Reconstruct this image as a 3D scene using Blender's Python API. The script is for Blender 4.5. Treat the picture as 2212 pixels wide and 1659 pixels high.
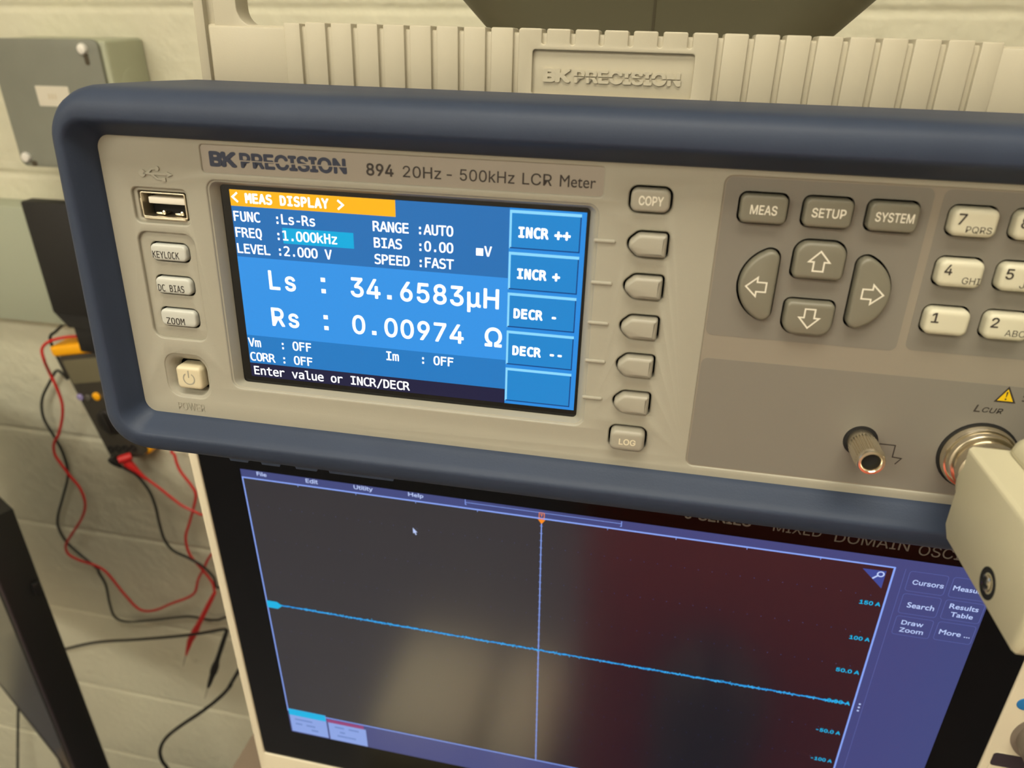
import bpy, bmesh, math, random
from mathutils import Vector, Matrix
random.seed(7)
for o in list(bpy.data.objects):
    bpy.data.objects.remove(o)
SC = bpy.context.scene
COL = SC.collection
U = 0.001                                   # everything below is measured in millimetres

# ------------------------------------------------------------------ camera
cam_d = bpy.data.cameras.new('camera')
cam = bpy.data.objects.new('camera', cam_d); COL.objects.link(cam)
cam_d.sensor_fit = 'HORIZONTAL'; cam_d.sensor_width = 36.0
cam_d.lens = 1620.0 / 2212.0 * 36.0
cam_d.clip_start = 0.01; cam_d.clip_end = 50
RT = Vector((0.9758, 0.2187, 0.0017)).normalized()
FW = Vector((-0.1935, 0.8671, -0.4590)).normalized()
RT = (RT - FW * RT.dot(FW)).normalized()
UP = RT.cross(FW)
cam.matrix_world = Matrix(((RT.x, UP.x, -FW.x, 0.2004535), (RT.y, UP.y, -FW.y, -0.2759755),
                           (RT.z, UP.z, -FW.z, 1.4144423), (0, 0, 0, 1)))
cam_d.dof.use_dof = True
cam_d.dof.focus_distance = 0.235
cam_d.dof.aperture_fstop = 19.0
SC.camera = cam

# ------------------------------------------------------------------ world, lights, exposure
SC.view_settings.view_transform = 'Standard'
SC.view_settings.look = 'None'
SC.view_settings.exposure = 0.0
SC.view_settings.gamma = 1.0
SC.view_settings.use_curve_mapping = False
W = bpy.data.worlds.new('room_air'); SC.world = W
W.use_nodes = True
W.node_tree.nodes['Background'].inputs[0].default_value = (1.0, 1.0, 0.92, 1)
W.node_tree.nodes['Background'].inputs[1].default_value = 0.09

def area(name, x, y, z, sx, sy, watts, col):
    d = bpy.data.lights.new(name, 'AREA'); d.shape = 'RECTANGLE'; d.size = sx; d.size_y = sy
    d.energy = watts; d.color = col
    o = bpy.data.objects.new(name, d); COL.objects.link(o); o.location = (x, y, z)
    return o
WARM = (1.0, 1.0, 0.92)
CEIL_LIGHTS = ((0.25, -0.6), (0.25, -2.1), (-1.15, -2.0))
area('ceiling_lamp', 0.25, -0.6, 2.66, 1.15, 0.5, 11.8, WARM)
area('ceiling_lamp', 0.25, -2.1, 2.66, 1.15, 0.5, 6.4, WARM)
area('ceiling_lamp', -1.15, -2.0, 2.66, 1.15, 0.5, 30, WARM)  # added lamp that brightens the lower left wall

# ------------------------------------------------------------------ materials
def lin(c):
    r = []
    for v in c[:3]:
        v = v / 255.0
        r.append(v / 12.92 if v <= 0.04045 else ((v + 0.055) / 1.055) ** 2.4)
    return (r[0], r[1], r[2], 1.0)
MATS = {}
def mat(name, c, rough=0.5, metal=0.0, spec=0.5, bump=None, var=None, emit=None, es=1.0, ior=None, coat=0.0):
    m = bpy.data.materials.new(name); m.use_nodes = True
    nt = m.node_tree; b = nt.nodes['Principled BSDF']
    b.inputs['Base Color'].default_value = lin(c)
    b.inputs['Roughness'].default_value = rough
    b.inputs['Metallic'].default_value = metal
    b.inputs['Specular IOR Level'].default_value = spec
    if ior: b.inputs['IOR'].default_value = ior
    if coat:
        b.inputs['Coat Weight'].default_value = coat; b.inputs['Coat Roughness'].default_value = 0.03
    if emit is not None:
        b.inputs['Emission Color'].default_value = lin(emit)
        b.inputs['Emission Strength'].default_value = es
    if bump or var:
        tc = nt.nodes.new('ShaderNodeTexCoord')
    if bump:                                  # (scale, strength, distance)
        n = nt.nodes.new('ShaderNodeTexNoise'); n.inputs['Scale'].default_value = bump[0]
        n.inputs['Detail'].default_value = 4
        nt.links.new(tc.outputs['Object'], n.inputs['Vector'])
        bp = nt.nodes.new('ShaderNodeBump'); bp.inputs['Strength'].default_value = bump[1]
        bp.inputs['Distance'].default_value = bump[2]
        nt.links.new(n.outputs['Fac'], bp.inputs['Height'])
        nt.links.new(bp.outputs['Normal'], b.inputs['Normal'])
    if var:                                   # (scale, amount) gentle tone variation of the paint or plastic
        n2 = nt.nodes.new('ShaderNodeTexNoise'); n2.inputs['Scale'].default_value = var[0]
        n2.inputs['Detail'].default_value = 5
        nt.links.new(tc.outputs['Object'], n2.inputs['Vector'])
        rp = nt.nodes.new('ShaderNodeMapRange')
        rp.inputs['From Min'].default_value = 0.3; rp.inputs['From Max'].default_value = 0.7
        rp.inputs['To Min'].default_value = 1 - var[1]; rp.inputs['To Max'].default_value = 1 + var[1]
        nt.links.new(n2.outputs['Fac'], rp.inputs['Value'])
        mx = nt.nodes.new('ShaderNodeMix'); mx.data_type = 'RGBA'; mx.blend_type = 'MULTIPLY'
        mx.inputs['Factor'].default_value = 1.0
        mx.inputs[6].default_value = lin(c)
        nt.links.new(rp.outputs['Result'], mx.inputs[7])
        nt.links.new(mx.outputs[2], b.inputs['Base Color'])
    MATS[name] = m
    return m
def led(name, c, es=1.0, spec=0.25):
    return mat(name, (4, 4, 6), 0.18, 0, spec, emit=c, es=es)

mat('wall_paint', (204, 201, 178), 0.62, bump=(55, 0.75, 0.004), var=(6, 0.05))
mat('plain_wall', (222, 216, 204), 0.8)
mat('ceiling_paint', (222, 218, 208), 0.9)
mat('floor_vinyl', (98, 98, 106), 0.5, var=(4, 0.08))
mat('panel_tan', (150, 147, 133), 0.52, bump=(2500, 0.12, 0.0002))
mat('overlay_light', (130, 123, 110), 0.55)
mat('overlay_dark', (115, 111, 102), 0.55)
mat('plate_grey', (146, 139, 128), 0.5)
mat('rubber_blue', (47, 57, 76), 0.52, spec=0.28, bump=(1800, 0.2, 0.0002), var=(60, 0.05))
mat('beige_plastic', (178, 171, 150), 0.5, bump=(2200, 0.1, 0.0002))
mat('case_paint', (196, 186, 158), 0.5)
mat('black_glass', (3, 3, 4), 0.06, ior=1.5)
mat('black_gap', (6, 6, 6), 0.8)
mat('key_tan', (146, 142, 128), 0.42)
mat('key_olive', (110, 107, 93), 0.42)
mat('key_cream', (190, 186, 164), 0.42)
mat('key_white', (184, 186, 178), 0.4)
mat('key_power', (200, 190, 160), 0.38)
mat('ink_navy', (38, 46, 68), 0.6)
mat('ink_black', (44, 38, 34), 0.6)
mat('ink_white', (212, 208, 192), 0.6)
mat('ink_dim_white', (206, 198, 172), 0.6)
mat('warning_yellow', (214, 178, 6), 0.5)
mat('nickel', (226, 216, 194), 0.2, 1.0)
mat('nickel_rough', (216, 206, 184), 0.34, 1.0)
mat('steel', (150, 145, 136), 0.3, 1.0)
mat('usb_white', (226, 222, 208), 0.45)
mat('adapter_plastic', (190, 184, 156), 0.42, bump=(1500, 0.08, 0.0002))
mat('lcd_navy', (0, 0, 0))
led('lcd_head', (38, 112, 180)); led('lcd_mid', (52, 148, 230)); led('lcd_low', (34, 122, 194))
led('lcd_dark', (30, 30, 62)); led('lcd_orange', (255, 184, 26)); led('lcd_cyan', (0, 172, 224))
led('lcd_key', (30, 134, 206)); led('lcd_edge', (140, 218, 255)); led('lcd_shade', (14, 66, 130))
led('lcd_white', (255, 255, 255), 1.6); led('lcd_column', (40, 140, 224))
mat('scope_glass', (3, 3, 4), 0.16, spec=0.8, ior=2.0, emit=(30, 30, 46), es=0.5)
mat('scope_bezel', (4, 4, 4), 0.14, spec=0.35, ior=1.5)
led('scope_bar', (68, 75, 130), 0.9, 0.6); led('scope_line', (138, 166, 246)); led('scope_text', (190, 206, 250))
led('scope_trace', (44, 150, 226)); led('scope_trace_core', (70, 190, 250)); led('scope_cyan', (30, 178, 226)); led('scope_box_line', (96, 104, 170), 0.9)
led('scope_badge', (140, 164, 226)); led('scope_red', (150, 70, 118)); led('scope_orange', (250, 140, 30))
led('scope_icon', (64, 76, 150)); led('scope_smudge', (110, 136, 196))
mat('scope_beige', (212, 204, 180), 0.5)
mat('scope_print', (96, 90, 84), 0.5)
mat('scope_blue', (30, 112, 176), 0.45)
mat('scope_grey', (122, 112, 100), 0.5)
mat('scope_dark', (52, 46, 54), 0.5)
mat('shelf_laminate', (118, 104, 90), 0.5)
mat('box_steel', (164, 168, 144), 0.42, 0.0, var=(18, 0.06))
mat('box_cover', (122, 124, 113), 0.4, 0.0, var=(14, 0.07))
mat('box_hole', (70, 62, 46), 0.8)
mat('screw_zinc', (232, 230, 224), 0.3, 0.35)
mat('sticker_white', (206, 200, 184), 0.7)
mat('sticker_smudge', (196, 186, 164), 0.7)
mat('raceway_paint', (164, 170, 150), 0.5)
mat('matte_black', (24, 23, 22), 0.65)
mat('dmm_grey', (62, 58, 50), 0.5)
mat('dmm_dark', (36, 33, 30), 0.5)
mat('dmm_lcd', (112, 106, 84), 0.3)
mat('dmm_bar', (92, 88, 78), 0.5)
mat('yellow_rubber', (250, 176, 8), 0.5)
mat('lilac_rubber', (150, 140, 186), 0.5)
mat('red_silicone', (200, 34, 34), 0.42)
mat('black_silicone', (34, 36, 34), 0.42)
mat('black_cable', (16, 16, 15), 0.45)
mat('monitor_black', (9, 9, 9), 0.5)
mat('monitor_edge_highlight', (60, 50, 56), 0.3)
mat('monitor_screen', (26, 25, 24), 0.12)
mat('bin_grey', (84, 82, 66), 0.5)
mat('bin_seam', (66, 62, 48), 0.6)
mat('stand_in_red', (228, 108, 90), 0.55)
mat('stand_in_pale', (226, 218, 190), 0.6)
mat('stand_in_dark', (104, 110, 108), 0.5)
mat('lamp_frame', (230, 230, 225), 0.6)
mat('lamp_diffuser', (255, 250, 235), 0.5, emit=(255, 236, 200), es=6.0)
led('exit_green', (60, 220, 30), 3.0)

# ------------------------------------------------------------------ mesh helpers (millimetres in, metres out)
class MB:
    def __init__(s): s.v = []; s.f = []
    def add(s, vf):
        n = len(s.v); s.v += [tuple(p) for p in vf[0]]; s.f += [tuple(i + n for i in f) for f in vf[1]]
        return s
    def xf(s, fn): s.v = [tuple(fn(*p)) for p in s.v]; return s
CEN = {}
def ob(name, mb, m, parent=None, base=None, angle=35, label=None, flat=False):
    """one mesh object; its origin sits at the middle of its bounds, measured in the frame of its parent's thing"""
    xs, ys, zs = zip(*mb.v)
    c = Vector(((min(xs) + max(xs)) / 2, (min(ys) + max(ys)) / 2, (min(zs) + max(zs)) / 2))
    if base is not None: c = Vector(base)
    me = bpy.data.meshes.new(name)
    me.from_pydata([((x - c.x) * U, (y - c.y) * U, (z - c.z) * U) for x, y, z in mb.v], [], mb.f)
    bm = bmesh.new(); bm.from_mesh(me)
    bmesh.ops.remove_doubles(bm, verts=bm.verts, dist=2e-7)
    bmesh.ops.recalc_face_normals(bm, faces=bm.faces)
    bm.to_mesh(me); bm.free()
    if not flat:
        for p in me.polygons: p.use_smooth = True
        me.set_sharp_from_angle(angle=math.radians(angle))
    me.materials.append(MATS[m])
    o = bpy.data.objects.new(name, me); COL.objects.link(o)
    pc = Vector((0, 0, 0))
    if parent is not None:
        o.parent = parent; pc = CEN[parent.name]
    o.location = (c - pc) * U
    CEN[o.name] = c
    if label: o['label'] = label
    return o
def thing(name, label, cat, base, rot=None, group=None, frame_base=None):
    o = bpy.data.objects.new(name, None); COL.objects.link(o)
    o.empty_display_size = 0.02
    m = rot.to_4x4() if rot is not None else Matrix.Identity(4)
    m.translation = Vector(base) * U
    o.matrix_world = m
    o['label'] = label; o['category'] = cat
    if group: o['group'] = group
    CEN[o.name] = Vector(frame_base if frame_base is not None else base)
    return o
def tag(o, label, cat, group=None):
    o['label'] = label; o['category'] = cat
    if group: o['group'] = group
    return o
def structure(name, mb, m, **k):
    o = ob(name, mb, m, **k); o['kind'] = 'structure'; o['label'] = k.get('label') or name.replace('_', ' '); return o

def grab(ob_):
    dg = bpy.context.evaluated_depsgraph_get(); dg.update()
    e = ob_.evaluated_get(dg); me = e.to_mesh()
    v = [tuple(p.co) for p in me.vertices]; f = [tuple(p.vertices) for p in me.polygons]
    e.to_mesh_clear()
    d = ob_.data
    bpy.data.objects.remove(ob_); bpy.data.curves.remove(d)
    return v, f
def rr(x0, x1, z0, z1, r, n=6):
    if z0 > z1: z0, z1 = z1, z0
    p = []
    for cx, cz, a0 in ((x1 - r, z1 - r, 0), (x0 + r, z1 - r, 90), (x0 + r, z0 + r, 180), (x1 - r, z0 + r, 270)):
        for i in range(n + 1):
            a = math.radians(a0 + 90 * i / n)
            p.append((cx + r * math.cos(a), cz + r * math.sin(a)))
    return p
def circ(cx, cz, r, n=40): return [(cx + r * math.cos(2 * math.pi * i / n), cz + r * math.sin(2 * math.pi * i / n)) for i in range(n)]
def fillet(pts, n=6):
    out = []; N = len(pts)
    for i, (x, z, r) in enumerate(pts):
        if r <= 0: out.append((x, z)); continue
        p = Vector((x, z)); a = Vector(pts[i - 1][:2]) - p; b = Vector(pts[(i + 1) % N][:2]) - p
        la, lb = a.length, b.length; a.normalize(); b.normalize()
        ang = math.acos(max(-1, min(1, a.dot(b))))
        t = min(r / math.tan(ang / 2), la * 0.49, lb * 0.49)
        rr_ = t * math.tan(ang / 2)
        bis = (a + b).normalized(); c = p + bis * (rr_ / math.sin(ang / 2))
        s = p + a * t - c; e = p + b * t - c
        a0 = math.atan2(s.y, s.x); a1 = math.atan2(e.y, e.x); d = a1 - a0
        while d > math.pi: d -= 2 * math.pi
        while d < -math.pi: d += 2 * math.pi
        for k in range(n + 1):
            w = a0 + d * k / n; out.append((c.x + rr_ * math.cos(w), c.y + rr_ * math.sin(w)))
    return out
def grow(pts, d):
    """offset a convex outline outward by d"""
    N = len(pts); cx = sum(p[0] for p in pts) / N; cz = sum(p[1] for p in pts) / N
    out = []
    for i in range(N):
        a = Vector(pts[i - 1]); p = Vector(pts[i]); b = Vector(pts[(i + 1) % N])
        t = (b - a)
        if t.length < 1e-9: out.append(tuple(p)); continue
        n = Vector((t.y, -t.x)).normalized()
        if n.dot(p - Vector((cx, cz))) < 0: n = -n
        out.append(tuple(p + n * d))
    return out
def plate(loops, y0, y1, bev=0.0):
    """filled 2D outline (first loop) with holes, front face at y0, back at y1, rounded rims"""
    cu = bpy.data.curves.new('tmp', 'CURVE'); cu.dimensions = '2D'; cu.fill_mode = 'BOTH'
    for lp in loops:
        s = cu.splines.new('POLY'); s.points.add(len(lp) - 1); s.use_cyclic_u = True
        for i, (x, z) in enumerate(lp): s.points[i].co = (x, z, 0, 1)
    t = (y1 - y0) / 2.0
    cu.extrude = max(t - bev, 0.0); cu.bevel_depth = bev; cu.bevel_resolution = 2; cu.offset = -bev
    o = bpy.data.objects.new('tmp', cu); COL.objects.link(o)
    v, f = grab(o); ym = (y0 + y1) / 2.0
    return [(x, ym - z, y) for x, y, z in v], f
def plates(*specs):
    m = MB()
    for s in specs: m.add(plate(*s))
    return m
def box(x0, x1, y0, y1, z0, z1, bev=0.0, seg=2):
    bm = bmesh.new(); bmesh.ops.create_cube(bm, size=1.0)
    for v in bm.verts:
        v.co = (x0 + (v.co.x + .5) * (x1 - x0), y0 + (v.co.y + .5) * (y1 - y0), z0 + (v.co.z + .5) * (z1 - z0))
    if bev: bmesh.ops.bevel(bm, geom=list(bm.edges), offset=bev, segments=seg, affect='EDGES', profile=0.5)
    bm.verts.index_update()
    r = [tuple(v.co) for v in bm.verts], [tuple(v.index for v in f.verts) for f in bm.faces]
    bm.free(); return r
def loft(loops, cap0=False, cap1=False):
    v = []; f = []; n = len(loops[0])
    for l in loops: v += [tuple(p) for p in l]
    for k in range(len(loops) - 1):
        for i in range(n):
            j = (i + 1) % n; f.append((k * n + i, k * n + j, (k + 1) * n + j, (k + 1) * n + i))
    if cap0: f.append(tuple(range(n)))
    if cap1: f.append(tuple(range((len(loops) - 1) * n, len(loops) * n)))
    return v, f
def at_y(loop, y): return [(x, y, z) for x, z in loop]
def lathe(cx, cz, prof, n=48, knurl=None, cap=True):
    """turned about the y axis; prof = [(radius, y)...]"""
    loops = []
    for r, y in prof:
        loops.append([(cx + r * math.cos(2 * math.pi * i / n), y, cz + r * math.sin(2 * math.pi * i / n)) for i in range(n)])
    return loft(loops, cap, cap)
def smooth_path(pts, k=8):
    P = [Vector(p) for p in pts]; P = [P[0] * 2 - P[1]] + P + [P[-1] * 2 - P[-2]]
    out = []
    for i in range(1, len(P) - 2):
        a, b, c, d = P[i - 1], P[i], P[i + 1], P[i + 2]
        for j in range(k):
            t = j / k
            out.append(0.5 * ((2 * b) + (c - a) * t + (2 * a - 5 * b + 4 * c - d) * t * t + (3 * b - a - 3 * c + d) * t ** 3))
    out.append(P[-2]); return out
def tube(pts, r, n=10, k=8, smooth=True):
    P = smooth_path(pts, k) if smooth else [Vector(p) for p in pts]
    rs = r if isinstance(r, (list, tuple)) else [r] * len(P)
    T = [(P[min(i + 1, len(P) - 1)] - P[max(i - 1, 0)]).normalized() for i in range(len(P))]
    nrm = T[0].orthogonal().normalized(); loops = []
    for i, p in enumerate(P):
        nrm = (nrm - T[i] * nrm.dot(T[i])).normalized(); b = T[i].cross(nrm)
        loops.append([tuple(p + (nrm * math.cos(2 * math.pi * a / n) + b * math.sin(2 * math.pi * a / n)) * rs[i]) for a in range(n)])
    return loft(loops, True, True)
# --- lettering
def font(n):
    try:
        return bpy.data.fonts.load(bpy.utils.system_resource('DATAFILES', path='fonts') + '/' + n)
    except Exception:
        return None
F_SANS = font('Inter.woff2'); F_MONO = font('DejaVuSansMono.woff2')
def inside(p, poly_):
    c = False; n = len(poly_)
    for i in range(n):
        a = poly_[i]; b = poly_[i - 1]
        if (a[1] > p[1]) != (b[1] > p[1]) and p[0] < (b[0] - a[0]) * (p[1] - a[1]) / (b[1] - a[1]) + a[0]: c = not c
    return c
def raw_text(body, f=None, bold=0.0, shear=0.0, ext=0.0):
    """glyph outlines, each outer contour filled on its own (the strokes of a letter may overlap)"""
    cu = bpy.data.curves.new('tmp', 'FONT'); cu.body = body; cu.size = 1.0; cu.shear = shear
    if f: cu.font = f
    o = bpy.data.objects.new('tmp', cu); COL.objects.link(o)
    dg = bpy.context.evaluated_depsgraph_get(); dg.update()
    e = o.evaluated_get(dg); c = e.to_curve(dg); conts = []
    for sp_ in c.splines:
        P = []; B = sp_.bezier_points
        for q in range(len(B)):
            a, b = B[q], B[(q + 1) % len(B)]
            h1, h2 = a.handle_right, b.handle_left; ln = (b.co - a.co)
            flat_ = ln.length < 1e-9 or (abs(ln.cross(h1 - a.co).z) + abs(ln.cross(h2 - a.co).z)) / max(ln.length, 1e-9) < 2e-4
            n = 1 if flat_ else 5
            for k in range(n):
                t = k / n; p = a.co * (1 - t) ** 3 + h1 * 3 * t * (1 - t) ** 2 + h2 * 3 * t * t * (1 - t) + b.co * t ** 3
                P.append((p.x, p.y))
        A = sum(P[q - 1][0] * P[q][1] - P[q][0] * P[q - 1][1] for q in range(len(P))) / 2
        if len(P) > 2 and abs(A) > 1e-6: conts.append((A, P))
    e.to_curve_clear(); bpy.data.objects.remove(o); bpy.data.curves.remove(cu)
    if not conts: return [], []
    big = max(conts, key=lambda q: abs(q[0]))[0]
    outs = [q for q in conts if q[0] * big > 0]; holes = [q for q in conts if q[0] * big < 0]
    m = MB(); lay = 0
    for A, P in outs:
        hs_ = [h[1] for h in holes if inside(h[1][0], P) and abs(h[0]) < abs(A)]
        k2 = bpy.data.curves.new('tmp', 'CURVE'); k2.dimensions = '2D'; k2.fill_mode = 'BOTH' if ext else 'FRONT'; k2.extrude = ext
        for lp in [P] + hs_:
            t = k2.splines.new('POLY'); t.points.add(len(lp) - 1); t.use_cyclic_u = True
            for q, (x, y) in enumerate(lp): t.points[q].co = (x, y, 0, 1)
        g = bpy.data.objects.new('tmp', k2); COL.objects.link(g)
        v, fc = grab(g)
        for k in range(8 if bold > 0 else 1):     # heavier weight: the outline drawn over itself, shifted all round
            a = math.pi * k / 4
            m.add(([(p[0] + bold * math.cos(a), p[1] + bold * math.sin(a), p[2] + 0.004 * k + 0.012 * (lay % 3)) for p in v], fc))
        lay += 1
    return m.v, m.f
def text(body, x0, x1, z0, z1, y, f=None, bold=0.0, shear=0.0, th=0.0):
    """lettering squeezed into the box x0..x1, z0..z1, its face at y (th: raised by that thickness)"""
    if f is F_SANS and "e" in body: f = None
    v, fc = raw_text(body, f, bold, shear, 0.5 if th else 0.0)
    if not v: return [], []
    ax, bx = min(p[0] for p in v), max(p[0] for p in v); az, bz = min(p[1] for p in v), max(p[1] for p in v)
    sx = (x1 - x0) / (bx - ax); sz = (z1 - z0) / max(bz - az, 1e-6)
    return [(x0 + (p[0] - ax) * sx, y + (0.5 - p[2]) * th if th else y - p[2], z0 + (p[1] - az) * sz) for p in v], fc
_gc = {}
def mono(body, x, zb, cell, cap, y, f=None, bold=0.0, fit=0.86):
    """fixed-pitch display lettering, one glyph per cell, base line zb, capital height cap"""
    m = MB()
    key0 = (f.name if f else '', bold)
    if key0 not in _gc:
        v, _ = raw_text('H', f, bold); _gc[key0] = max(p[1] for p in v)
        v, _ = raw_text('N', f, bold); _gc[key0 + ('w',)] = max(p[0] for p in v) - min(p[0] for p in v)
    ch = _gc[key0]; sz = cap / ch; sx = cell * fit / _gc[key0 + ('w',)]
    for i, c in enumerate(body):
        if c == ' ': continue
        k = key0 + (c,)
        if k not in _gc: _gc[k] = raw_text(c, f, bold)
        v, fc = _gc[k]
        mid = (min(p[0] for p in v) + max(p[0] for p in v)) / 2
        m.add(([(x + (i + 0.5) * cell + (p[0] - mid) * sx, y - p[2], zb + p[1] * sz) for p in v], fc))
    return m.v, m.f
def stroke(pts, w, y, closed=False):
    """flat line of width w through (x, z) points"""
    P = [Vector(p) for p in pts]; n = len(P); L = []; R = []
    for i in range(n):
        a = P[(i - 1) % n] if (closed or i > 0) else None
        b = P[(i + 1) % n] if (closed or i < n - 1) else None
        d1 = (P[i] - a).normalized() if a is not None else (b - P[i]).normalized()
        d2 = (b - P[i]).normalized() if b is not None else d1
        t = d1 + d2
        t = t.normalized() if t.length > 1e-6 else d1
        nn = Vector((-t.y, t.x)); k = 1.0 / max(0.35, abs(nn.dot(Vector((-d1.y, d1.x)))))
        L.append(P[i] + nn * w / 2 * k); R.append(P[i] - nn * w / 2 * k)
    v = [(p.x, y, p.y) for p in L] + [(p.x, y, p.y) for p in R]
    rng = range(n) if closed else range(n - 1)
    return v, [(i, (i + 1) % n, n + (i + 1) % n, n + i) for i in rng]
def solid(vf, th):
    """flat shape given a thickness th behind its face"""
    v, f = vf; n = len(v); ed = {}
    for q in f:
        for i in range(len(q)):
            k = tuple(sorted((q[i], q[(i + 1) % len(q)]))); ed[k] = ed.get(k, 0) + 1
    return v + [(x, y + th, z) for x, y, z in v], list(f) + [(a, b, b + n, a + n) for (a, b), c in ed.items() if c == 1]
def rect(x0, x1, z0, z1, y): return [(x0, y, z0), (x1, y, z0), (x1, y, z1), (x0, y, z1)], [(0, 1, 2, 3)]
def poly(pts, y): return [(x, y, z) for x, z in pts], [tuple(range(len(pts)))]
def split_band(vf, z0, z1, shift=0.0):
    """lettering with the strip z0..z1 taken out of it (the sliced logo)"""
    out = MB()
    for side in (0, 1):
        bm = bmesh.new(); vs = [bm.verts.new(p) for p in vf[0]]
        for f in vf[1]:
            try: bm.faces.new([vs[i] for i in f])
            except ValueError: pass
        g = list(bm.verts) + list(bm.edges) + list(bm.faces)
        if side: bmesh.ops.bisect_plane(bm, geom=g, plane_co=(0, 0, z0), plane_no=(0, 0, 1), clear_outer=True)
        else: bmesh.ops.bisect_plane(bm, geom=g, plane_co=(0, 0, z1), plane_no=(0, 0, 1), clear_inner=True)
        bm.verts.index_update(); s = 0 if side else shift
        out.add(([(v.co.x + s, v.co.y, v.co.z) for v in bm.verts], [tuple(v.index for v in f.verts) for f in bm.faces]))
        bm.free()
    return out.v, out.f
def logo(x0, x1, z0, z1, y, th=0.0):
    w = x1 - x0; h = z1 - z0; m = MB()
    m.add(text('B', x0, x0 + w * .098, z0, z1, y, F_SANS, 0.045, 0, th))
    m.add(text('K', x0 + w * .088, x0 + w * .205, z0, z1, y, F_SANS, 0.045, 0, th))
    p = text('PRECISION', x0 + w * .232, x1, z0, z1, y, F_SANS, 0.034, 0, th)
    m.add(split_band(p, z0 + h * .435, z0 + h * .51, -0.22))
    return m

# ================================================================== THE SETTING
ZF = -260.0                                 # floor level
YW = 594.0                                   # painted block wall behind the bench
def wall_back():
    x0, x1 = -1800.0, 2400.0
    zs = [(ZF, YW), (-250, YW)]
    for zc in (-48, 158, 368, 573, 774, 985, 1198, 1402, 1605, 1808, 2011, 2214, 2417):
        for a in range(-8, 9):
            t = a / 8.0
            zs.append((zc + t * 8.0, YW + 2.2 * (0.5 + 0.5 * math.cos(math.pi * t))))
    zs.append((2700.0, YW))
    v = []; f = []
    for z, y in zs: v += [(x0, y, z), (x1, y, z)]
    for i in range(len(zs) - 1): f.append((2 * i, 2 * i + 1, 2 * i + 3, 2 * i + 2))
    n = len(v)
    m = MB(); m.add((v, f))
    m.add(([(x0, YW + 4, ZF), (x1, YW + 4, ZF), (x1, YW + 4, 2700), (x0, YW + 4, 2700)], [(0, 1, 2, 3)]))
    return m
structure('wall_back', wall_back(), 'wall_paint', angle=60, label='cream painted block wall with raked horizontal joints')
structure('wall_left', MB().add(box(-1900, -1800, -2600, YW, ZF, 2700)), 'plain_wall', label='plain wall to the left')
structure('wall_right', MB().add(box(2400, 2500, -2600, YW, ZF, 2700)), 'plain_wall', label='plain wall to the right')
structure('wall_front', MB().add(box(-1800, 2400, -2700, -2600, ZF, 2700)), 'plain_wall', label='plain wall behind the viewer')
structure('floor', MB().add(box(-1900, 2500, -2700, YW, ZF - 60, ZF)), 'floor_vinyl', label='grey vinyl floor')
structure('ceiling', MB().add(box(-1900, 2500, -2700, YW, 2700, 2760)), 'ceiling_paint', label='white ceiling')
for i, (lx, ly) in enumerate(CEIL_LIGHTS):
    t = thing('ceiling_light', ['flat ceiling light panel right above the meter', 'flat ceiling light panel behind the viewer',
              'ceiling light panel added to brighten the lower left wall'][i], 'light', (lx * 1000, ly * 1000, 2700), group='ceiling light panels')
    X, Y = lx * 1000, ly * 1000
    m = MB()
    for b in ((X - 620, X + 620, Y - 310, Y - 270), (X - 620, X + 620, Y + 270, Y + 310), (X - 620, X - 580, Y - 270, Y + 270), (X + 580, X + 620, Y - 270, Y + 270)):
        m.add(box(*b, 2675, 2700))
    ob('frame', m, 'lamp_frame', t)
    ob('diffuser', MB().add(box(X - 580, X + 580, Y - 270, Y + 270, 2688, 2700)), 'lamp_diffuser', t)

# ================================================================== BENCH LCR METER (local millimetres on its front panel)
MR = Matrix(((0.9993, 0.0325, -0.0163), (-0.0334, 0.9976, -0.0614), (0.0142, 0.0619, 0.9980))).transposed()
M0 = Vector((83.7812, -100.183, 1369.2211))
MBASE = Vector((98.5, 150.0, -80.0))
meter = thing('bench_meter', 'beige bench meter with blue rubber surround and lit blue display', 'meter',
              M0 + MR @ MBASE, MR, frame_base=MBASE)
CX, CY, CZ = 110.15, -182.0, 35.9
def face(h, *p):
    """panel measurement -> the same sight line at height h above the panel"""
    k = 1 - h / 182.0
    return [(CX + (x - CX) * k, CZ + (z - CZ) * k) for x, z in p]

# --- case
ob('case', MB().add(box(-32, 229, 8, 390, -76, 21, 4, 3)), 'case_paint', meter)
for x, y, h in ((-10, 290, 9), (206, 290, 9)):
    ob('rubber_foot', MB().add(lathe(x, 0, [(9, 0), (9, 9), (7, h + 2)], 24)).xf(lambda a, b, c, y=y: (a, y + c, -76 - b)), 'matte_black', meter)
for x in (-8, 205):
    ob('tilt_foot', MB().add(box(x - 9, x + 9, 118, 128, -107, -75, 2)), 'case_paint', meter)
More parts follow.
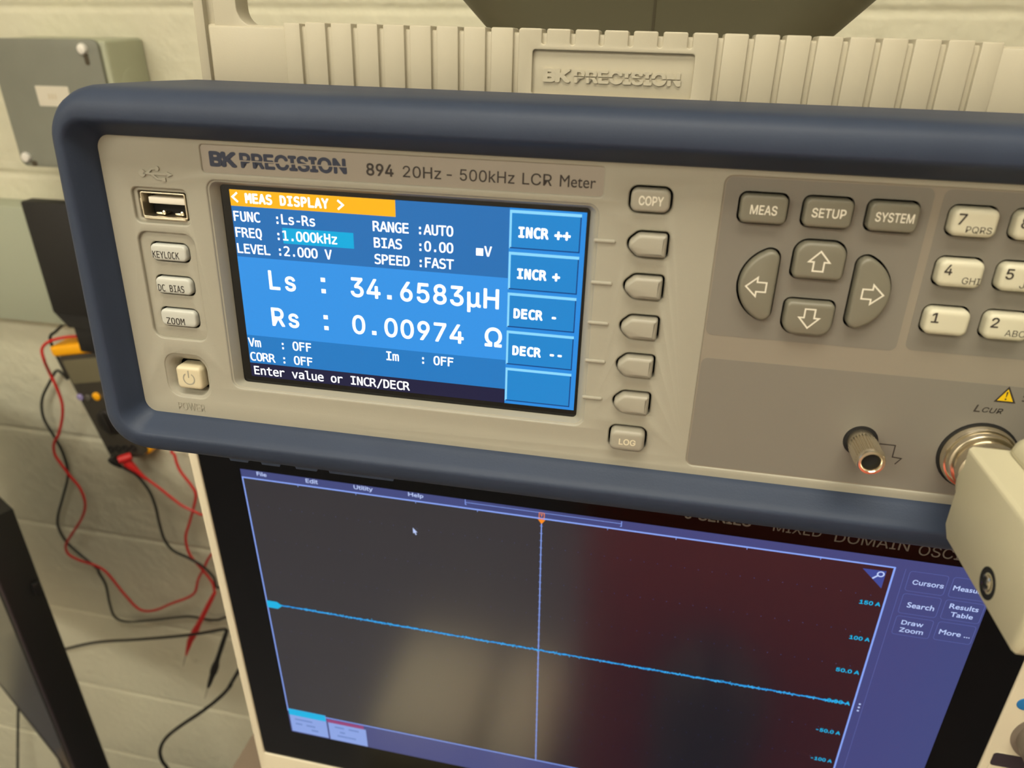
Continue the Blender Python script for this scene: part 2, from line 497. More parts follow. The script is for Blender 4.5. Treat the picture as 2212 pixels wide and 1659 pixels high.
# --- rubber surround
def bezel():
    X0, X1, Z0, Z1 = -34.3, 231.3, -67.4, 12.4
    # (offset from the opening, depth along the top, depth along the bottom): flat brow above, turned under below
    prof = [(1.6, 9.0, 9.0), (0.0, 1.0, 1.0), (0.25, -0.4, -0.4), (0.9, -1.4, -1.4), (1.9, -3.2, -3.2), (3.0, -5.3, -5.2), (3.9, -6.9, -6.7), (4.45, -7.5, -7.1), (5.2, -7.78, -7.05), (7.6, -7.65, -6.4), (9.4, -7.1, -5.2), (10.9, -5.9, -3.2), (12.0, -4.0, -0.4), (12.5, -1.4, 3.4), (12.6, 5, 8), (12.6, 20, 20), (12.4, 42, 42), (11.6, 45, 45), (8.4, 45, 45), (8.0, 12, 12)]
    loops = []; zm, zh = (Z0 + Z1) / 2, (Z1 - Z0) / 2
    for o, yt, yb in prof:
        ox = {5.2: 5.5, 7.6: 7.6, 9.4: 9.0, 10.9: 9.6, 12.0: 9.8}.get(o, min(o, 9.9))
        r = 3.6 + o * 0.74; lp = []
        for x, z in rr(X0 - ox, X1 + ox, Z0 - o * 1.07, Z1 + o, r, 10):
            t = max(0.0, min(1.0, 0.5 + 0.5 * (z - zm) / zh))
            bow = (1.9 * max(0.0, (t - .35) / .65) - 0.9 * max(0.0, (.45 - t) / .45)) * min(1.0, max(0.0, (o - 4.5) / 4))
            x += bow if x < 98 else -bow
            lp.append((x, yb + (yt - yb) * t, z))
        loops.append(lp)
    m = MB().add(loft(loops))
    for a, b in ((-9.5, -3.7), (1.0, 6.8), (12.2, 18.8), (23.0, 43.0)):
        lp = [(a - 1.4, -79), (b + 1.4, -79), (b, -82.6), (a, -82.6)]
        m.add(loft([at_y(lp, 1.0), at_y(lp, 30)], True, True))
    return m
ob('rubber_surround', bezel(), 'rubber_blue', meter, angle=50)

# --- keys: (outline, hole margin) measured on the panel
def softkey(zc): return fillet([(104.6, zc, 2.6), (107.9, zc + 3.05, 2.4), (115.1, zc + 3.05, 0.9), (115.1, zc - 3.05, 0.9), (107.9, zc - 3.05, 2.4)])
SOFT_Z = (-6.05, -16.6, -27.15, -37.6, -48.15)
COPY = rr(105.1, 114.8, 1.6, 7.5, 1.9); LOG = rr(105.4, 115.1, -62.0, -55.4, 1.9)
KEYLOCK = rr(-24.3, -13.0, -20.4, -15.3, 1.7); DCB = rr(-24.4, -13.0, -29.9, -24.7, 1.7); ZOOM = rr(-24.5, -13.0, -39.5, -34.1, 1.7)
PWR = rr(-22.5, -13.8, -59.0, -51.3, 1.6)
MEAS = rr(130.1, 141.0, 0.7, 7.7, 1.7); SETUP = rr(144.2, 155.1, 0.7, 7.7, 1.7); SYSTEM = rr(158.0, 169.0, 0.7, 7.7, 1.7)
UPK = fillet([(144.0, -11.4, 1.6), (155.7, -11.4, 1.6), (155.7, -2.2, 3.2), (144.0, -2.2, 3.2)])
DNK = fillet([(144.0, -25.2, 3.2), (155.7, -25.2, 3.2), (155.7, -16.4, 1.6), (144.0, -16.4, 1.6)])
def hull(P):
    P = sorted(set((round(x, 5), round(z, 5)) for x, z in P)); out = []
    for seq in (P, P[::-1]):
        h = []
        for p in seq:
            while len(h) > 1 and (h[-1][0] - h[-2][0]) * (p[1] - h[-2][1]) - (h[-1][1] - h[-2][1]) * (p[0] - h[-2][0]) <= 1e-9: h.pop()
            h.append(p)
        out += h[:-1]
    return out
def dkey(sx):
    """half-moon cursor key: a bow with generously rounded ends"""
    cz = -13.7; q = []
    for i in range(25):
        a = math.radians(-66 + 132 * i / 24); q += circ(157.6 + 7.1 * math.cos(a), cz + 7.1 * math.sin(a), 2.3, 28)
    p = hull(q)
    return p if sx > 0 else [(149.75 * 2 - x, z) for x, z in p]
RTK = dkey(1); LFK = dkey(-1)
NUM = {}
for r, row in enumerate(('789', '456', '123')):
    for c, ch in enumerate(row):
        xa = 175.1 + 12.85 * c; za = 0.8 - 11.5 * r
        NUM[ch] = rr(xa, xa + 10.0, za, za + 6.8, 1.9)
hole = lambda p: grow(p, 0.22)
SIDE = [KEYLOCK, DCB, ZOOM]; TANKEYS = [COPY, LOG] + [softkey(z) for z in SOFT_Z]
PADKEYS = [MEAS, SETUP, SYSTEM, UPK, DNK, LFK, RTK] + list(NUM.values())
GND = (168.6, -52.4); BNC = [(196.2 + 22 * i, -53.2) for i in range(2)]

DISP = rr(-4.6, 98.0, -56.8, 2.6, 2.6, 6)
panel = MB()
outer = rr(-37, 234, -70.4, 15.4, 4)
NPL = rr(-5.1, 98.7, 4.5, 11.4, 0.9); KREC = rr(-27.4, -10.6, -43.2, -12.4, 2.8); UREC = rr(-26.9, -10.6, -9.9, -0.5, 1.6)
PREC = rr(-25.7, -12.0, -61.7, -48.0, 4.0); KPAD = rr(126.4, 229.0, -65.0, 11.1, 1.9)
panel.add(plate([outer, DISP, NPL, KREC, UREC, PREC, KPAD] + [hole(p) for p in TANKEYS], 0, 3.2, 0.45))
panel.add(plate([grow(KREC, 1)] + [hole(p) for p in SIDE], 0.9, 2.6, 0.2))
UOP = rr(-25.7, -11.5, -8.9, -1.4, 0.6)
panel.add(plate([grow(UREC, 1), UOP], 0.9, 2.6, 0.25))
panel.add(loft([at_y(rr(-25.9, -11.8, -61.9, -47.8, 4.2), 0.2), at_y(rr(-25.0, -12.6, -61.0, -48.8, 4.0), 0.6), at_y(rr(-24.2, -13.0, -60.6, -49.6, 3.2), 1.6), at_y(rr(-23.3, -13.3, -59.9, -50.3, 2.2), 2.6), at_y(rr(-23.0, -13.4, -59.5, -50.7, 2), 4.0)]))
panel.add(loft([at_y(rr(-5.0, 98.4, -57.2, 3.0, 2.8), 0.3), at_y(rr(-4.2, 97.6, -56.5, 2.2, 2.4), 0.55), at_y(rr(-2.7, 95.9, -56.0, 1.2, 1.2), 2.9), at_y(rr(-2.6, 95.8, -55.9, 1.1, 1.1), 3.6)]))
for zc in SOFT_Z:                              # raised tick from each display box to its key
    panel.add(loft([at_y(rr(97.2, 102.7, zc - .42, zc + .62, .5), 0.1), at_y(rr(97.3, 102.6, zc - .32, zc + .52, .42), -0.35), at_y(rr(97.6, 102.3, zc - .1, zc + .3, .2), -0.5)], False, True))
panel.add(text('POWER', -23.5, -14.8, -66.0, -63.5, -0.14, F_SANS, 0.0, 0, 0.3))
for q in (stroke([(-22.2, 3.35), (-15.2, 3.35)], .5, -.35), poly([(-15.3, 4.05), (-13.7, 3.35), (-15.3, 2.65)], -.35), poly(circ(-22.5, 3.35, .95, 20), -.35),
          stroke([(-21.0, 3.35), (-19.6, 4.6), (-18.4, 4.75)], .5, -.36), poly(circ(-18.0, 4.75, .62, 14), -.36), stroke([(-19.8, 3.35), (-18.3, 2.15), (-16.9, 2.05)], .5, -.36), rect(-16.9, -15.9, 1.5, 2.5, -.36)):
    panel.add(solid(q, .5))                    # raised usb trident
fp = ob('front_panel', panel, 'panel_tan', meter, angle=40)
ob('gap_shade_plate', MB().add(box(-35, 232, 5.5, 8, -69, 14)), 'black_gap', meter)  # black sheet standing in for the shade inside the key gaps

# --- name plate
npl = ob('name_plate', MB().add(plate([grow(NPL, .5)], 0.35, 1.6)), 'plate_grey', meter)
ob('logo_print', logo(-2.9, 34.5, 6.05, 9.95, 0.30), 'ink_navy', npl, flat=True, label='bold navy maker lettering cut by a horizontal stripe')
ob('logo_star', MB().add(poly([(.55, 8.0), (.76, 7.93), (.85, 7.5), (.94, 7.93), (1.15, 8.0), (.94, 8.07), (.85, 8.5), (.76, 8.07)], .2)), 'plate_grey', npl, flat=True)
ob('model_number', MB().add(text('894', 39.6, 46.7, 6.15, 9.2, 0.30, F_SANS, 0.018)), 'ink_black', npl, flat=True)
tx = MB()
for s, a, b, z1 in (('20Hz', 49.1, 58.9, 9.05), ('-', 60.3, 61.6, 7.6), ('500kHz', 63.6, 77.2, 9.05), ('LCR', 79.1, 86.3, 9.05), ('Meter', 88.2, 96.8, 9.05)):
    tx.add(text(s, a, b, 7.25 if s == '-' else 6.25, z1, 0.30, F_SANS, 0.004))
ob('range_print', tx, 'ink_black', npl, flat=True)

# --- usb socket
usb = ob('usb_port', MB().add(plate([rr(-25.2, -11.9, -8.6, -1.7, .6), rr(-24.8, -12.3, -8.2, -2.1, .4)], 1.0, 10, 0.1)).add(box(-25.6, -24.9, 1.2, 6, -6.6, -3.6, .15)).add(box(-24.4, -12.2, 0.2, 2.4, -8.9, -8.3, .12)), 'nickel_rough', meter, label='silver metal usb socket')
ob('tongue', MB().add(box(-23.4, -12.6, 1.7, 9, -4.9, -3.1, .3)), 'usb_white', usb, label='white plastic tongue in the socket')
ob('contact_spring', MB().add(box(-22.2, -19.4, 2.4, 8, -7.9, -7.3, .25)).add(lathe(-19.6, -7.3, [(.1, 1.9), (.55, 2.1), (.55, 2.8)], 12)), 'nickel', usb)
ob('contact_spring', MB().add(box(-16.6, -13.8, 2.4, 8, -7.9, -7.3, .25)).add(lathe(-14.2, -7.3, [(.1, 1.9), (.55, 2.1), (.55, 2.8)], 12)), 'nickel', usb)
ob('socket_back', MB().add(box(-24.7, -12.4, 9, 10, -8.1, -2.2)), 'black_gap', usb)

# --- keys
def key(name, out, h, m, bev, legend=None, ink='ink_white', label=None, y1=3.4, dome=0.0):
    k = ob(name, MB().add(plate([grow(out, -0.28)], -h, y1, bev)), m, meter, label=label, angle=60)
    if legend:
        g = MB()
        for s in legend: g.add(s)
        ob('legend', g, ink, k, flat=True)
    return k
def leg(body, pts, h, f=None, bold=0.006, shear=0):
    (x0, z0), (x1, z1) = face(h, *pts)
    return text(body, x0, x1, z0, z1, -h - 0.03, f or F_SANS, bold, shear)
hs = 0.2
key('lock_key', KEYLOCK, hs, 'key_white', 0.6, [leg('KEYLOCK', ((-23.6, -19.5), (-15.6, -17.5)), hs, F_MONO)], 'ink_black')
key('bias_key', DCB, hs, 'key_white', 0.6, [leg('DC BIAS', ((-23.6, -29.05), (-15.6, -27.0)), hs, F_MONO)], 'ink_black')
key('zoom_key', ZOOM, hs, 'key_white', 0.6, [leg('ZOOM', ((-22.7, -38.75), (-17.0, -36.75)), hs, F_MONO)], 'ink_black')
pw = key('power_key', PWR, 0.6, 'key_power', 0.9, y1=5.5, label='cream push button with a raised power symbol')
ring = []
for i in range(25):
    a = math.radians(122 + 296 * i / 24); ring.append((-18.15 + 1.75 * math.cos(a), -55.3 + 1.75 * math.sin(a)))
ob('power_symbol', MB().add(stroke(ring, .36, -.66)).add(stroke([(-18.15, -55.0), (-18.15, -52.7)], .36, -.66)), 'panel_tan', pw, flat=True)
hb = 1.6
key('copy_key', COPY, hb, 'key_tan', 0.7, [leg('COPY', ((107.2, 3.15), (113.0, 5.4)), hb, None, 0.02)], 'ink_white')
key('log_key', LOG, 2.6, 'key_tan', 1.1, [leg('LOG', ((108.1, -61.1), (112.6, -59.25)), 2.6, None, 0.02)], 'ink_dim_white')
for z in SOFT_Z: key('soft_key', softkey(z), 2.2, 'key_tan', 1.0)
kb = 1.8
key('meas_key', MEAS, kb, 'key_olive', 0.6, [leg('MEAS', ((132.8, 2.7), (138.8, 4.9)), kb, None, 0.012)])
key('setup_key', SETUP, kb, 'key_olive', 0.6, [leg('SETUP', ((146.4, 2.9), (153.8, 5.05)), kb, None, 0.012)])
key('system_key', SYSTEM, kb, 'key_olive', 0.6, [leg('SYSTEM', ((160.1, 2.85), (168.3, 5.0)), kb, None, 0.012)])
def arrow(cx, cz, ang, h):
    p = [(0, 2.35), (2.3, -0.15), (1.15, -0.15), (1.15, -2.3), (-1.15, -2.3), (-1.15, -0.15), (-2.3, -0.15)]
    a = math.radians(ang); q = [(cx + x * math.cos(a) - z * math.sin(a), cz + x * math.sin(a) + z * math.cos(a)) for x, z in p]
    return stroke(q, .36, -h - .03, True)
ka = 2.0
for nm, o, c, a in (('up_arrow_key', UPK, (150.1, -7.2), 0), ('down_arrow_key', DNK, (150.3, -21.2), 180), ('left_arrow_key', LFK, (136.9, -14.4), 90), ('right_arrow_key', RTK, (163.3, -14.1), -90)):
    (cx, cz), = face(ka, c)
    key(nm, o, ka, 'key_olive', 0.8, [arrow(cx, cz, a, ka)])
kn = 2.4
SUB = {'7': ('PQRS', 4.3, 9.6), '8': ('TUV', 4.8, 9.4), '9': ('WXYZ', 4.3, 9.6), '4': ('GHI', 6.4, 10.2), '5': ('JKL', 5.6, 9.8), '6': ('MNO', 5.2, 9.8), '1': None, '2': ('ABC', 5.7, 10.0), '3': ('DEF', 5.6, 9.8)}
for r, row in enumerate(('789', '456', '123')):
    for c, ch in enumerate(row):
        xa = 175.1 + 12.85 * c; za = 0.8 - 11.5 * r
        L = [leg(ch, ((xa + 2.2, za + 2.55), (xa + 3.9, za + 5.0)), kn, None, 0.012)]
        if SUB[ch]: L.append(leg(SUB[ch][0], ((xa + SUB[ch][1], za + .75), (xa + SUB[ch][2], za + 2.3)), kn, None, 0.0))
        key('number_key', NUM[ch], kn, 'key_cream', 1.1, L, 'ink_black', label='cream key printed ' + ch)

# --- keypad overlay
ovl = ob('keypad_overlay', MB().add(plate([grow(KPAD, .4)] + [hole(p) for p in PADKEYS] + [circ(*GND, 4.2), circ(*BNC[0], 9.1)], 0.35, 2.2)), 'overlay_light', meter)
z1 = rr(126.7, 171.4, -27.6, 10.8, 1.7); z2 = rr(173.3, 228.8, -27.0, 10.8, 1.7); z3 = rr(126.7, 228.8, -64.7, -33.8, 1.7)
P1 = [MEAS, SETUP, SYSTEM, UPK, DNK, LFK, RTK]
ob('printed_zone', MB().add(plate([z1] + [hole(p) for p in P1], 0.30, 0.36)), 'overlay_dark', ovl)
ob('printed_zone', MB().add(plate([z2] + [hole(p) for p in NUM.values()], 0.30, 0.36)), 'overlay_dark', ovl)
ob('printed_zone', MB().add(plate([z3, circ(*GND, 4.2), circ(*BNC[0], 9.1)], 0.30, 0.36)), 'overlay_dark', ovl)
ob('chassis_symbol', MB().add(stroke([(173.2, -52.6), (177.0, -52.6), (177.0, -55.95), (179.2, -56.1), (178.0, -57.9)], .3, .26)), 'ink_black', ovl, flat=True)
ob('warning_triangle', MB().add(poly([(196.3, -37.9), (200.5, -37.9), (198.4, -34.2)], .27)), 'warning_yellow', ovl, flat=True, label='yellow warning triangle')
ob('triangle_outline', MB().add(stroke([(196.3, -37.9), (200.5, -37.9), (198.4, -34.2)], .38, .24, True)).add(poly([(198.2, -35.3), (198.6, -35.3), (198.48, -36.7), (198.32, -36.7)], .24)).add(poly(circ(198.4, -37.2, .22, 12), .24)), 'ink_black', ovl, flat=True)
ob('terminal_print', MB().add(text('L', 192.2, 193.7, -41.2, -39.3, .26, F_SANS, 0.012, 0.22)).add(text('CUR', 194.1, 198.7, -41.15, -39.75, .26, F_SANS, 0.008, 0.22)).add(text('±', 202.0, 203.6, -37.4, -35.4, .26, F_SANS)), 'ink_black', ovl, flat=True)

# --- ground terminal and coaxial socket
gt = ob('ground_terminal', MB().add(lathe(*GND, [(3.9, 3), (3.9, .6), (3.3, .4), (3.3, -2.2), (3.05, -2.4)], 40)), 'nickel_rough', meter, label='knurled nickel ground terminal')
kn_l = []
for r, y in ((3.35, -2.2), (3.55, -2.6), (3.55, -9.6), (3.4, -10.2), (3.3, -10.8), (3.0, -11.3), (2.45, -11.35), (2.1, -11.0), (2.0, -10.2), (1.9, -6)):
    n = 112; lp = []
    for i in range(n):
        a = 2 * math.pi * i / n
        q = r - (0.36 if (-10 < y < -2.5 and r > 3.4 and (i // 2) % 2) else 0)
        lp.append((GND[0] + q * math.cos(a), y, GND[1] + q * math.sin(a)))
    kn_l.append(lp)
ob('knurled_nut', MB().add(loft(kn_l, False, False)), 'nickel', gt, angle=40)
ob('terminal_bore', MB().add(lathe(*GND, [(2.0, -8.0), (2.0, -9.2), (1.0, -9.2)], 24)), 'black_gap', gt)
ob('terminal_seat', MB().add(plate([circ(*GND, 4.15), circ(*GND, 3.2)], .1, .5)), 'black_gap', gt)
bx, bz = BNC[0]
bn = ob('coaxial_socket', MB().add(lathe(bx, bz, [(8.7, 1.0), (8.7, -1.6), (8.3, -2.2), (7.9, -2.3), (7.6, -3.6), (6.9, -4.0)], 64)), 'nickel', meter, label='nickel coaxial socket')
ob('socket_ring', MB().add(plate([circ(bx, bz, 9.3), circ(bx, bz, 8.4)], .05, .6)), 'black_gap', bn)

# --- the display
dsp = ob('display', MB().add(box(-2.7, 95.95, 3.25, 5, -56.0, 1.2)), 'black_glass', meter, label='black framed colour display')
YD = 3.1
def scr(name, m, items, y=0):
    g = MB()
    for i in items: g.add(i)
    return ob(name, g, m, dsp, flat=True)
scr('header_area', 'lcd_head', [rect(0, 75.7, -18.1, 0, YD)])
scr('result_area', 'lcd_mid', [rect(0, 75.7, -41, -18.1, YD)])
scr('monitor_area', 'lcd_low', [rect(0, 75.7, -49.6, -41, YD)])
scr('message_bar', 'lcd_dark', [rect(0, 75.7, -53.86, -49.6, YD)])
scr('softkey_column', 'lcd_column', [rect(75.7, 95.04, -53.86, 0, YD)])
scr('title_bar', 'lcd_orange', [rect(0, 45.9, -4.3, 0, YD - .04)])
scr('entry_field', 'lcd_cyan', [rect(14.1, 34.1, -13.5, -9.3, YD - .04)])
kz = ((-0.5, -10.2), (-11.1, -21.0), (-21.9, -31.4), (-32.4, -42.1), (-43.1, -53.0))
ki, kl, ks = [], [], []
for a, b in kz:
    ki.append(rect(75.8, 93.8, b, a, YD - .04)); kl += [rect(75.8, 93.8, a - .75, a, YD - .08), rect(75.8, 76.35, b, a, YD - .08)]
    ks += [rect(76.0, 93.8, b, b + .32, YD - .1), rect(93.5, 93.8, b, a - .75, YD - .1)]
for i in range(5):
    scr('menu_box', 'lcd_key', [ki[i]]); scr('menu_box_highlight', 'lcd_edge', kl[2 * i:2 * i + 2]); scr('menu_box_shadow', 'lcd_shade', ks[2 * i:2 * i + 2])
YT = YD - .14
def sm(body, x, zb, cell=1.98, cap=2.6, b=0.008): scr('field_text', 'lcd_white', [mono(body.replace('0', 'O'), x, zb, cell, cap, YT, F_MONO, b)])
for p in ([(2.2, -0.75), (0.75, -1.95), (2.2, -3.2)], [(30.3, -1.0), (31.75, -2.15), (30.3, -3.35)]): scr('title_arrow', 'lcd_white', [stroke(p, .5, YT)])
sm('MEAS DISPLAY', 4.3, -3.25, 1.96, 2.5, 0.03)
sm('FUNC', 0.25, -8.25); sm(':Ls-Rs', 12.0, -8.25); sm('FREQ', 0.25, -12.6); sm(':1.000kHz', 11.9, -12.6); sm('LEVEL', 0.25, -17.0); sm(':2.000 V', 11.9, -16.85)
sm('RANGE', 39.6, -8.3); sm(':AUTO', 51.4, -8.25); sm('BIAS', 39.6, -12.6); sm(':0.00', 51.4, -12.6); sm('V', 69.4, -12.75); sm('SPEED', 39.6, -17.0); sm(':FAST', 51.4, -16.9)
sm('Vm', 0.25, -44.4); sm(':', 9.9, -44.3); sm('OFF', 13.8, -44.3); sm('CORR', 0.2, -48.8); sm(':', 9.9, -48.7); sm('OFF', 13.8, -48.7)
sm('Im', 41.6, -44.4); sm(':', 51.5, -44.4); sm('OFF', 55.4, -44.4)
sm('Enter value or INCR/DECR', 0.9, -53.1)
for (t, s, x), zb in zip((('INCR', '++', 87.2), ('INCR', '+', 87.2), ('DECR', '-', 87.2), ('DECR', '--', 87.2)), (-7.15, -17.85, -28.65, -39.1)):
    sm(t, 77.9 if t[0] == 'I' else 77.4, zb, 1.98, 2.6, 0.032); sm(s, x, zb - .1, 2.1, 2.7, 0.032)
scr('unit_mark', 'lcd_white', [rect(67.25, 69.1, -12.7, -10.8, YT)])
B = []
def bigt(body, x, zb): B[-1].append(mono(body, x, zb, 4.64, 5.3, YT, F_SANS, 0.014, 0.9))
B.append([]); bigt('Ls', 8.0, -26.6); bigt('34', 32.0, -26.6); bigt('6583', 45.9, -26.6); bigt('µH', 64.5, -26.6)
B.append([]); bigt('Rs', 8.0, -37.3); bigt('0', 31.9, -37.3); bigt('00974', 41.2, -37.3); bigt('Ω', 69.9, -37.3)
for x, z in ((24.0, -23.3), (24.0, -26.5), (24.0, -34.0), (24.0, -37.2), (42.8, -26.6), (38.0, -37.3)): B[0 if z > -30 else 1].append(rect(x, x + 1.25, z, z + 1.15, YT))
for b in B: scr('result_text', 'lcd_white', b)

# --- carrying handle (a U of ribbed plastic behind the front rim)
hb_ = MB()
hb_.add(box(-26.6, 219, 46.2, 53.5, 22.5, 40.4, 1.0))
CXH, PT = 96.2, 7.96
xs = [CXH + (k + .5) * PT for k in range(-12, 12)]
for k in list(range(-11, -3)) + list(range(4, 12)):
    hb_.add(box(CXH + (k - .5) * PT + .75, CXH + (k + .5) * PT - .75, 45.0, 54.2, 22.6, 41.5, .55))
hb_.add(box(-1.3, CXH - 11.5 * PT - .75, 45.0, 54.2, 22.6, 41.2, .55)); hb_.add(box(CXH + 11.5 * PT + .75, 193.8, 45.0, 54.2, 22.6, 41.2, .55))
lo, hi = CXH - 3.5 * PT + .75, CXH + 3.5 * PT - .75
top = [(lo, 22.6, 0), (hi, 22.6, 0), (hi, 41.5, .8)]
for k in range(2, -4, -1):                     # short slots cut into the top edge above the logo field
    c = CXH + (k + .5) * PT
    top += [(c + .68, 41.5, .6), (c + .68, 37.5, .6), (c - .68, 37.5, .6), (c - .68, 41.5, .6)]
top.append((lo, 41.5, .8))
hb_.add(plate([fillet(top, 4), rr(73.2, 117.8, 24.4, 36.1, .8)], 45.0, 46.8, .3))
for k in range(-3, 4):
    a = CXH + (k - .5) * PT + .68; b = CXH + (k + .5) * PT - .68
    hb_.add(box(max(a, lo), min(b, hi), 46.0, 54.2, 38.4, 41.5, .45))
hb_.add(box(-25.6, -0.9, 45.2, 53.8, 22.5, 40.0, .8)); hb_.add(box(193.4, 218, 45.2, 53.8, 22.5, 40.0, .8))
han = ob('handle', hb_, 'beige_plastic', meter, label='ribbed beige carrying handle bar')
ob('raised_logo', logo(76.3, 114.7, 27.8, 31.4, 45.7, .6), 'beige_plastic', han, angle=30, label='raised lettering in the sunken logo field')
def arm(mir):
    p = [(-23.6, 22.6), (-16.0, 22.6), (-9.0, 40.0)]
    for i in range(9):
        a = math.radians(270 - 90 * i / 8); p.append((-11.2 + 4.9 * math.cos(a), 45.0 + 4.9 * math.sin(a) + .0))
    p += [(-16.1, 84), (-23.6, 84)]
    m = MB().add(plate([p], 45.8, 53.4, .35)); m.add(box(-29.6, -26.3, 45.0, 56, 21.0, 86, .6)); m.add(box(-27, -23, 47.2, 53.2, 22, 84.5, .4))
    if mir: m.xf(lambda x, y, z: (2 * CXH - x, y, z))
    return m
ob('handle_arm', arm(False), 'beige_plastic', meter); ob('handle_arm', arm(True), 'beige_plastic', meter)

# ================================================================== TEST ADAPTER plugged into the coaxial sockets
ABASE = Vector((230, -40, -66))
ad = thing('test_adapter', 'cream plastic test adapter box plugged into the nickel socket', 'adapter', M0 + MR @ ABASE, MR, frame_base=ABASE)
def adapter_body():
    ys = (-57.5, -17.3); zt, zb = -42.3, -65.6; m = MB()
    prof = [(-17.3, zt), (-17.3, -63.2), (-19.8, zb), (-57.0, zb), (-58.6, -62.6), (-58.6, zt)]        # (y, z) of the side face
    def side(x, d):
        cy, cz = -38, -54
        return [(x, cy + (y - cy) * (1 - d / 20.6), cz + (z - cz) * (1 - d / 11.7)) for y, z in prof]
    m.add(loft([side(185.4, 1.1), side(185.75, .45), side(186.5, 0), side(276, 0)], True, True))
    m.add(box(193.5, 276, -54, -15.5, -46, -37.6, 4.5, 4))
    return m
ob('body', adapter_body(), 'adapter_plastic', ad, angle=30)
ob('collar', MB().add(lathe(bx, bz - .6, [(8.6, -18), (8.6, -12.2), (8.0, -11.2), (6.6, -11.0)], 48)), 'adapter_plastic', ad)
ob('coupling_sleeve', MB().add(lathe(bx, bz, [(6.5, -17), (6.5, -9.2), (7.2, -8.8), (7.2, -6.6), (6.7, -6.2), (6.7, -4.6), (6.2, -4.2)], 56)), 'nickel', ad, label='nickel twist sleeve on the socket')
side = lambda x, y, z: (185.4 + y, -42.6 + x, -60.6 + z)
ob('screw_recess', MB().add(lathe(0, 0, [(3.4, .6), (3.4, -.1), (2.3, -.12), (2.0, .1)], 36)).xf(side), 'black_gap', ad, label='dark recess around the side screw')
sw = ob('side_screw', MB().add(lathe(0, 0, [(1.9, .5), (1.9, -.3), (1.5, -.6), (.4, -.72)], 28)).xf(side), 'nickel', ad, label='shiny screw in a dark recess')
ob('screw_slot', MB().add(box(-1.5, 1.5, -.8, -.5, -.3, .3)).add(box(-.3, .3, -.8, -.5, -1.5, 1.5)).xf(side), 'black_gap', sw)

# ================================================================== OSCILLOSCOPE (millimetres from the display's top left corner)
S0 = Vector((0, 0, 1205))
SB = Vector((200, 100, 920))
sc = thing('oscilloscope', 'beige oscilloscope with black framed wide screen under the meter', 'oscilloscope', SB)
def W_(m): return m.xf(lambda x, y, z: (x, y, z + 1205.0))
ob('case', W_(MB().add(box(-27.4, 427, 3, 204, -272, 38, 6, 3))), 'scope_beige', sc)
for x in (20, 380):
    for y in (30, 170): ob('rubber_foot', W_(MB().add(box(x - 14, x + 14, y - 10, y + 10, -285, -271, 2))), 'matte_black', sc)
ob('front_frame', W_(MB().add(plate([rr(-27.4, 427, -272, 38, 7), rr(-22.4, 365.8, -219.6, 30, 1.5)], -1.2, 5, .9))), 'scope_beige', sc)
gl = ob('bezel_glass', W_(MB().add(plate([rr(-22.6, 366, -219.8, 30.2, 1.5)], -.1, 3.5))), 'scope_bezel', sc, label='glossy black glass border')
sg = ob('screen', W_(MB().add(rect(0, 344.2, -193.6, 0, -.16))), 'scope_glass', sc, flat=True, label='wide dark screen with one flat blue trace')
def sp(name, m, items):
    g = MB()
    for i in items: g.add(i)
    return ob(name, W_(g), m, sg, flat=True)
ys = -.22
sp('menu_bar', 'scope_bar', [rect(0, 344.2, -4.6, 0, ys), rect(305.2, 344.2, -193.6, -4.6, ys)])
sp('settings_bar', 'scope_bar', [rect(0, 305.2, -193.6, -174.6, ys)])
sp('plot_border', 'scope_line', [rect(0.1, 305.3, -5.3, -4.5, ys - .05), rect(304.7, 305.5, -174.8, -4.6, ys - .05), rect(0.1, .8, -174.8, -4.6, ys - .05), rect(0.1, 305.3, -174.9, -174.2, ys - .05),
    rect(152.85, 153.3, -174.2, -5, ys - .05)] + [rect(152.3, 153.8, -5 - 4.25 * k - .1, -5 - 4.25 * k + .1, ys - .06) for k in range(1, 40)] + [rect(30.6 * k - .12, 30.6 * k + .12, -6.2, -5, ys - .06) for k in range(1, 10)]
    + [rect(116.4, 189.8, -1.75, -1.5, ys - .05), rect(116.4, 117.2, -3.0, -2.7, ys - .05), rect(116.4, 116.75, -3.0, 0, ys - .05), rect(189.0, 189.8, -3.3, -3.0, ys - .05), rect(189.45, 189.8, -3.3, -.3, ys - .05)])
for z in (-21.5, -43, -64.5, -107.5, -129, -150.5): sp('grid_dot_row', 'scope_box_line', [rect(6.1 * k - .14, 6.1 * k + .14, z - .14, z + .14, ys) for k in range(1, 50)])
dots = [rect(307.3, 308.2, z - .45, z + .45, ys - .05) for z in (-87.6, -89.8, -92.0)]
T = [text('File', 8.9, 14.2, -2.75, -.35, ys - .08, F_SANS, .012), text('Edit', 35.3, 41.7, -2.9, -.4, ys - .08, F_SANS, .012), text('Utility', 60.5, 70.3, -3.3, -.3, ys - .08, F_SANS, .012), text('Help', 88.3, 95.9, -3.2, -.2, ys - .08, F_SANS, .012),
     text('Cursors', 313.4, 325.6, -12.4, -9.8, ys - .08, F_SANS, .012), text('Measure', 329.3, 341.9, -12.4, -9.8, ys - .08, F_SANS, .012), text('Search', 314.1, 324.9, -25.2, -22.2, ys - .08, F_SANS, .012),
     text('Results', 330.3, 341.6, -22.3, -19.6, ys - .08, F_SANS, .012), text('Table', 331.7, 340.5, -26.7, -24.1, ys - .08, F_SANS, .012), text('Draw', 314.1, 322.9, -35.1, -32.6, ys - .08, F_SANS, .012),
     text('Zoom', 314.2, 323.8, -39.4, -36.9, ys - .08, F_SANS, .012), text('More ...', 329.8, 342.2, -37.3, -34.5, ys - .08, F_SANS, .012)]
for q in T[:12]: sp('menu_word', 'scope_text', [q])
sp('more_dots', 'scope_text', dots)
